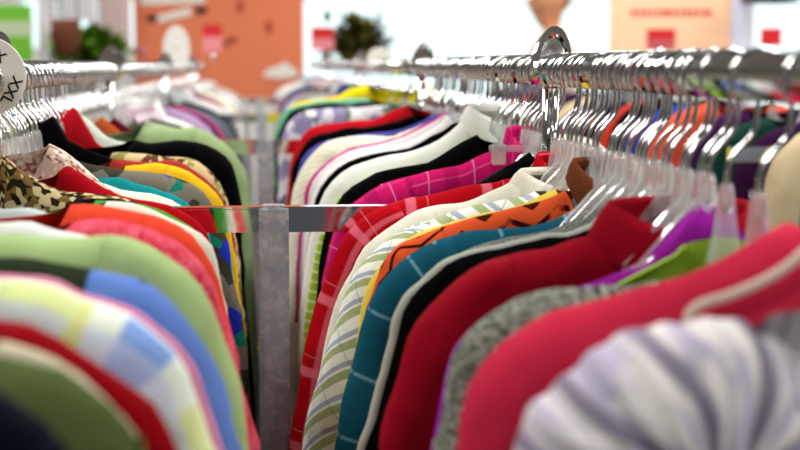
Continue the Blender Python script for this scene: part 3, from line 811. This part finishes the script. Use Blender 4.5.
# ceiling lights
LAMP = simple('lamp_diffuser', '#ffffff', .5, 0, 0, 1.45, 8.0)
LF = simple('lamp_frame', '#dcdcdc', .5)
k = 0
for ly in (-1.0, 1.4, 3.4, 5.6, 8.0, 10.6):  # foremost row is an unseen addition that brightens the centre post
    for lx in (-1.6, 1.7, 4.6):
        row = {-1.0: 'added front fill', 1.4: 'second', 3.4: 'third', 5.6: 'fourth', 8.0: 'fifth', 10.6: 'farthest'}[ly]
        e = empty('ceiling_light', (lx, ly, H), f'flat white ceiling light, {row} row, ' + {-1.6: 'left line', 1.7: 'middle line', 4.6: 'right line'}[lx], 'ceiling light')
        link('frame', boxes('frame', [(0, 0, -.03, 1.26, .34, .06)], .004), LF, e)
        link('diffuser', boxes('diffuser', [(0, 0, -.065, 1.2, .28, .012)]), LAMP, e)
        la = bpy.data.lights.new('lamp', 'AREA'); la.shape = 'RECTANGLE'; la.size = 1.2; la.size_y = .28; la.energy = 80 if ly < 0 else 100; la.color = (1, .985, .95)
        lo = bpy.data.objects.new('lamp', la); C.objects.link(lo); lo.location = (lx, ly, H - .08)

# ------------------------------------------------------------------ shop background
def board(name, px0, py0, px1, py1, d, mat, th=.02, label=None, cat=None, bevel=.002, hang=False):
    a = P(px0, py0, d); b = P(px1, py1, d)
    e = empty(name, ((a.x + b.x) / 2, d, min(a.z, b.z)), label, cat)
    link('panel', boxes('panel', [(0, 0, abs(a.z - b.z) / 2, abs(b.x - a.x), th, abs(a.z - b.z))], bevel), mat, e)
    if hang:
        tz = abs(a.z - b.z)
        for sx in (-.35, .35):
            x_ = sx * abs(b.x - a.x); link('hanging_wire', tube('hanging_wire', [(x_, 0, tz - .005), (x_, 0, H - min(a.z, b.z))], .002, 6), CHROME, e)
    return e
def on_board(e, d, name, poly, mat, off=.013):
    """flat printed shape: pixel polygon on the board's front face"""
    vs = [P(x, y, d - off) for x, y in poly]
    n = len(vs); o = e.location
    v = [(p.x - o.x, -off, p.z - o.z) for p in vs] + [(p.x - o.x, -off + .002, p.z - o.z) for p in vs]
    f = [tuple(range(n))] + [tuple(range(n, 2 * n))[::-1]] + [(i, n + i, n + (i + 1) % n, (i + 1) % n) for i in range(n)]
    return link(name, mesh_of(name, v, f, None, False, 1e-7), mat, e)
def blob(cx, cy, rx, ry, n=16): return [(cx + rx * math.cos(2 * PI * k / n), cy + ry * math.sin(2 * PI * k / n)) for k in range(n)]
OR = simple('orange_board', '#e07c55', .7); DK = simple('dark_print', '#4a2018', .7); WP = simple('white_print', '#e8e2da', .7); RD = simple('red_print', '#d01822', .6)
PK = simple('pink_print', '#e58a90', .7); RB = simple('rust_print', '#b34a30', .7)
o = board('display_board', 131, -150, 304, 98, 9.0, OR, .03, 'large orange display board with white and dark motifs at the back', 'display board', hang=True)
on_board(o, 9, 'banner', [(156, 16), (190, 7), (192, 15), (158, 23)], WP, .02)
on_board(o, 9, 'motif', blob(152, 18, 6, 4), DK, .022); on_board(o, 9, 'motif', blob(201, 10, 7, 4), DK, .022)
on_board(o, 9, 'motif', [(262, 76), (268, 69), (277, 66), (285, 62), (292, 67), (298, 71), (297, 77), (280, 79)], WP, .02)
for x, y, rx, ry in ((232, 40, 6, 4), (269, 27, 4, 7), (240, 6, 4, 7), (226, 44, 3, 4)): on_board(o, 9, 'motif', blob(x, y, rx, ry), RB, .02)
on_board(o, 9, 'motif', blob(140, 50, 9, 4), PK, .02); on_board(o, 9, 'banner', [(140, -6), (205, -8), (205, 3), (140, 5)], WP, .02)
def red_sign(px0, py0, px1, py1, d, label, low=None, cut=.5, stand=None):
    e = board('sign_card', px0, py0, px1, py1, d, RD, .012, label, 'sign')
    ym = py0 + (py1 - py0) * cut
    if low: on_board(e, d, 'lower_band', [(px0, ym), (px1, ym), (px1, py1), (px0, py1)], low, .0075)
    a = P((px0 + px1) / 2, py1, d)
    zb = e.location.z - (RAILZ + .014 if stand is None else 0)
    if stand is None: e.location.x = e.location.x
    link('stem', tube('stem', [(0, 0, -.0), (0, 0, -zb)], .008, 8), CHROME, e)
    if stand is not None: link('base', tube('base', [(0, 0, -zb), (0, 0, -zb + .015)], .13, 24), CHROME, e)
    return e
red_sign(311, 27, 334, 50, 7.6, 'red and pale pink sign card left of the dark bush', PK, .5)
red_sign(203, 24, 222, 52, 7.2, 'red topped pink sign card in front of the orange board', PK, .45)
red_sign(647, 29, 675, 50, 6.0, 'dull red sign card below the peach poster', simple('faded_red', '#c0555a', .6), .5, stand=1)
red_sign(761, 28, 781, 46, 6.0, 'small bright red sign card near right edge', stand=1)
o = board('poster', 611, -60, 729, 62, 8.6, simple('peach_poster', '#ffc9a4', .7), .03, 'peach poster with a line of red lettering at the back', 'poster', hang=True)
x = 631
for w in (7, 5, 6, 4, 5, 9, 6, 4, 7, 6, 5, 9):
    on_board(o, 8.6, 'lettering', [(x, 10), (x + w - 1.5, 9), (x + w - 1.5, 15), (x, 15)], RD, .02); x += w + .8
board('poster', 733, -60, 748, 62, 8.6, simple('lavender_panel', '#dcdcf2', .7), .03, 'narrow lavender panel beside the peach poster', 'poster', hang=True)
board('wall_shelf', 748, -8, 790, 3.5, 8.4, simple('dark_shelf', '#2b2f38', .6), .25, 'dark shelf edge high at the top right', 'shelf', hang=True)
o = board('sign_board', -20, 5, 33, 62, 8.0, simple('lime_board', '#78c832', .6), .02, 'lime green sign board with pale band at far left', 'sign', hang=True)
on_board(o, 8.0, 'band', [(-20, 21), (33, 21), (33, 36), (-20, 36)], simple('pale_band', '#c9d9b4', .6), .013)
board('column', 34, -290, 60, 319, 8.3, simple('pale_column', '#d9d3dc', .8), .3, 'pale lavender column right of the lime sign board', 'column')
def sheer(h):
    m = bpy.data.materials.new('sheer_cloth'); m.use_nodes = True; n = m.node_tree.nodes; l = m.node_tree.links; n.clear()
    o = n.new('ShaderNodeOutputMaterial'); mx = n.new('ShaderNodeMixShader'); t = n.new('ShaderNodeBsdfTranslucent'); g = n.new('ShaderNodeBsdfDiffuse')
    t.inputs['Color'].default_value = lin(h); g.inputs['Color'].default_value = lin(h); mx.inputs[0].default_value = .6
    l.new(g.outputs[0], mx.inputs[1]); l.new(t.outputs[0], mx.inputs[2]); l.new(mx.outputs[0], o.inputs[0]); return m
# white drapes
def drape(px0, px1, pyb, d, label, h):
    a = P(px0, pyb, d); b = P(px1, pyb, d); N = 40; vs, fs = [], []
    for i in range(N + 1):
        f = i / N; x = a.x + (b.x - a.x) * f
        for z in (a.z + .06 * abs(math.sin(f * 7)), a.z + .5, a.z + 1.4): vs.append((x, d + .04 * math.sin(f * 28), z))
    for i in range(N):
        for j in range(2): fs.append((i * 3 + j, (i + 1) * 3 + j, (i + 1) * 3 + j + 1, i * 3 + j + 1))
    me = mesh_of('hanging_cloth', vs, fs)
    o = link('hanging_cloth', me, sheer(h))
    tag(o, label, 'cloth')
drape(62, 96, 30, 8.6, 'white hanging cloth above the brown basket plant', '#f4f4f6')
drape(98, 131, 54, 8.8, 'pale pink hanging cloth left of the orange board', '#efe2e2')
# plants
def plant(px, py, w, hgt, d, label, cols, pot=None, seed=1, n=420):
    rnd = random.Random(seed); c = P(px, py, d); s = d / FPX
    e = empty('potted_plant', (c.x, d, 0), label, 'plant')
    W, Hh = w * s / 2, hgt * s / 2
    vs, fs = [], []
    for i in range(n):
        u, v, q = rnd.gauss(0, .45), rnd.gauss(0, .45), rnd.gauss(0, .45)
        p = Vector((max(-1, min(1, u)) * W, q * W * .6, c.z + max(-1, min(1, v)) * Hh))
        dirv = Vector((rnd.uniform(-1, 1), rnd.uniform(-1, 1), rnd.uniform(-.3, 1))).normalized()
        sd = dirv.cross(Vector((0, 0, 1))).normalized(); nr = sd.cross(dirv)
        L = rnd.uniform(.08, .14) * (W / .18) ** .5; b = len(vs)
        for f, ww, bend in ((0, .15, 0), (.35, 1, .06), (.7, .7, .02), (1, .05, -.12)):
            for sx in (-1, 1): vs.append(tuple(p + dirv * (L * f) + sd * (sx * L * .22 * ww) + nr * (L * bend)))
        for k in range(3): fs.append((b + 2 * k, b + 2 * k + 1, b + 2 * k + 3, b + 2 * k + 2))
    link('foliage', mesh_of('foliage', vs, fs, [(v[0] * 3, v[2] * 3) for v in vs]), cols, e)
    top = c.z - Hh * .6
    link('pot', tube('pot', [(0, 0, .0), (0, 0, .05), (0, 0, .26), (0, 0, .30)], [.13, .15, .18, .18], 24), pot or plain('#7a4a34'), e)
    link('stem', tube('stem', [(0, 0, .28), (.01, 0, top * .6), (0, 0, top + .05)], [.02, .018, .012], 10), plain('#5a4a30'), e)
    return e
leaf1 = speckle('leaf_green', '#2f4f14', '#6f9a2c', 14, .35, .65, .2, .6)
leaf2 = speckle('leaf_olive', '#2c2f12', '#6f6a30', 14, .35, .65, .2, .6)
plant(92, 52, 66, 34, 8.2, 'leafy green plant behind the left rail', leaf1, seed=2)
plant(357, 46, 58, 44, 8.3, 'dark olive bush at the back, right of the red and pink sign card', leaf2, seed=3, n=520)
a = P(66, 38, 7.6)
e = empty('hanging_basket', (a.x, 7.6, a.z), 'brown basket hanging left of the green plant', 'basket')
link('bowl', tube('bowl', [(0, 0, -.09), (0, 0, -.07), (0, 0, .02), (0, 0, .09)], [.03, .06, .075, .07], 20), plain('#6b4232'), e)
for q in (0, 2.1, 4.2): link('cord', tube('cord', [(.06 * math.cos(q), .06 * math.sin(q), .09), (0, 0, H - a.z)], .004, 6), plain('#8a7a60'), e)

# person far back, side-on
def person():
    d = 8.6; c = P(553, 45, d)
    root_z = 0
    e = empty('person', (c.x, d, 0), 'person in a white shirt standing sideways at the back, blurred', 'person')
    J = {'pel': (0, 0, .95, .13, .15), 'ws': (0, 0, 1.03, .125, .145), 'wa': (.0, 0, 1.12, .125, .14), 'ch': (-.01, 0, 1.32, .13, .17), 'sh': (0, 0, 1.47, .10, .15), 'hm': (0, 0, .84, .13, .155), 'nk': (-.01, 0, 1.54, .06, .06), 'jw': (-.03, 0, 1.615, .10, .085), 'hd': (-.035, 0, 1.69, .15, .12), 'tp': (-.02, 0, 1.80, .13, .11)}
    for s, nm in ((-1, 'l'), (1, 'r')):
        J['hip' + nm] = (0, s * .085, .80, .085, .08); J['kn' + nm] = (-.02, s * .10, .50, .06, .06); J['an' + nm] = (.03 * s, s * .10, .09, .04, .04); J['to' + nm] = (-.14 + .03 * s, s * .10, .04, .035, .04)
        J['so' + nm] = (0, s * .19, 1.44, .055, .055); J['el' + nm] = (.02, s * .23, 1.17, .042, .042); J['wr' + nm] = (-.16, s * .20, 1.02, .03, .03)
        J['pa' + nm] = (-.23, s * .19, 1.02, .035, .02)
        for k, (dy, L) in enumerate(((-.028, .07), (-.009, .08), (.01, .075), (.028, .06))):
            J['f%d' % k + nm] = (-.23 - L * .6, s * .19 + dy, 1.015, .009, .009); J['g%d' % k + nm] = (-.23 - L, s * .19 + dy, .985, .008, .008)
        J['th' + nm] = (-.215, s * .19 - s * .04, 1.04, .01, .01); J['ti' + nm] = (-.245, s * .19 - s * .05, 1.045, .009, .009)
    E = [('wa', 'ch'), ('ch', 'sh'), ('sh', 'nk'), ('nk', 'jw'), ('jw', 'hd'), ('hd', 'tp'), ('pel', 'ws'), ('ws', 'wa'), ('hm', 'pel')]
    for nm in 'lr':
        E += [('pel', 'hip' + nm), ('hip' + nm, 'kn' + nm), ('kn' + nm, 'an' + nm), ('an' + nm, 'to' + nm), ('sh', 'so' + nm), ('so' + nm, 'el' + nm), ('el' + nm, 'wr' + nm), ('wr' + nm, 'pa' + nm), ('pa' + nm, 'th' + nm), ('th' + nm, 'ti' + nm)]
        for k in range(4): E += [('pa' + nm, 'f%d' % k + nm), ('f%d' % k + nm, 'g%d' % k + nm)]
    ks = list(J)
    def skin(keys, grow, name, mat, sub=2, root='pel'):
        kk = [x for x in ks if x in keys]
        me = bpy.data.meshes.new(name)
        me.from_pydata([J[x][:3] for x in kk], [(kk.index(a), kk.index(b)) for a, b in E if a in kk and b in kk], [])
        o = link(name, me, mat, e)
        sk = o.modifiers.new('skin', 'SKIN'); sk.use_smooth_shade = True
        for i, x in enumerate(kk):
            v = me.skin_vertices[0].data[i]; v.radius = (J[x][3] + grow, J[x][4] + grow); v.use_root = (x == root)
        ss = o.modifiers.new('sub', 'SUBSURF'); ss.levels = sub; ss.render_levels = sub
        return o
    e.scale = (1.05, 1.05, 1.05)
    skin(set(ks) - {'hm'}, 0, 'body', plain('#e0a37c', .6))
    skin({'hm', 'ws', 'wa', 'ch', 'sh', 'nk', 'sol', 'sor', 'ell', 'elr', 'pel'}, .02, 'shirt', plain('#f2d9d6'), 2, 'hm')
    skin({'ws', 'pel', 'hipl', 'hipr', 'knl', 'knr', 'anl', 'anr'}, .016, 'trousers', plain('#3b4152'), 2)
    # hair, nose, ear, eyes, mouth
    def ball(nm, c0, r, mat, cut=None):
        bm = bmesh.new(); bmesh.ops.create_uvsphere(bm, u_segments=20, v_segments=14, radius=1)
        if cut: bmesh.ops.delete(bm, geom=[v for v in bm.verts if cut(v.co)], context='VERTS')
        for v in bm.verts: v.co = Vector((c0[0] + v.co.x * r[0], c0[1] + v.co.y * r[1], c0[2] + v.co.z * r[2]))
        me = bpy.data.meshes.new(nm); bm.to_mesh(me); bm.free()
        for p in me.polygons: p.use_smooth = True
        link(nm, me, mat, e)
    ball('hair', (-.018, 0, 1.725), (.122, .1, .115), plain('#a8683c'), lambda v: v.x < -.3 and v.z < .35)
    skn = plain('#e0a37c', .6)
    ball('nose', (-.131, 0, 1.675), (.022, .014, .022), skn)
    for s in (-1, 1):
        ball('ear', (-.015, s * .088, 1.68), (.022, .01, .033), skn)
        ball('eye', (-.112, s * .035, 1.70), (.012, .014, .009), simple('eye', '#2a2320', .3))
    ball('mouth', (-.118, 0, 1.632), (.012, .025, .007), plain('#b0605a', .5))
person()

# ------------------------------------------------------------------ world, view
w = bpy.data.worlds.new('world'); S.world = w; w.use_nodes = True
bg = w.node_tree.nodes['Background']; bg.inputs[0].default_value = (.88, .97, 1, 1); bg.inputs[1].default_value = 3.4
vs_ = S.view_settings
vs_.view_transform = 'Standard'; vs_.look = 'None'; vs_.gamma = 1; vs_.use_curve_mapping = False; vs_.exposure = -0.95
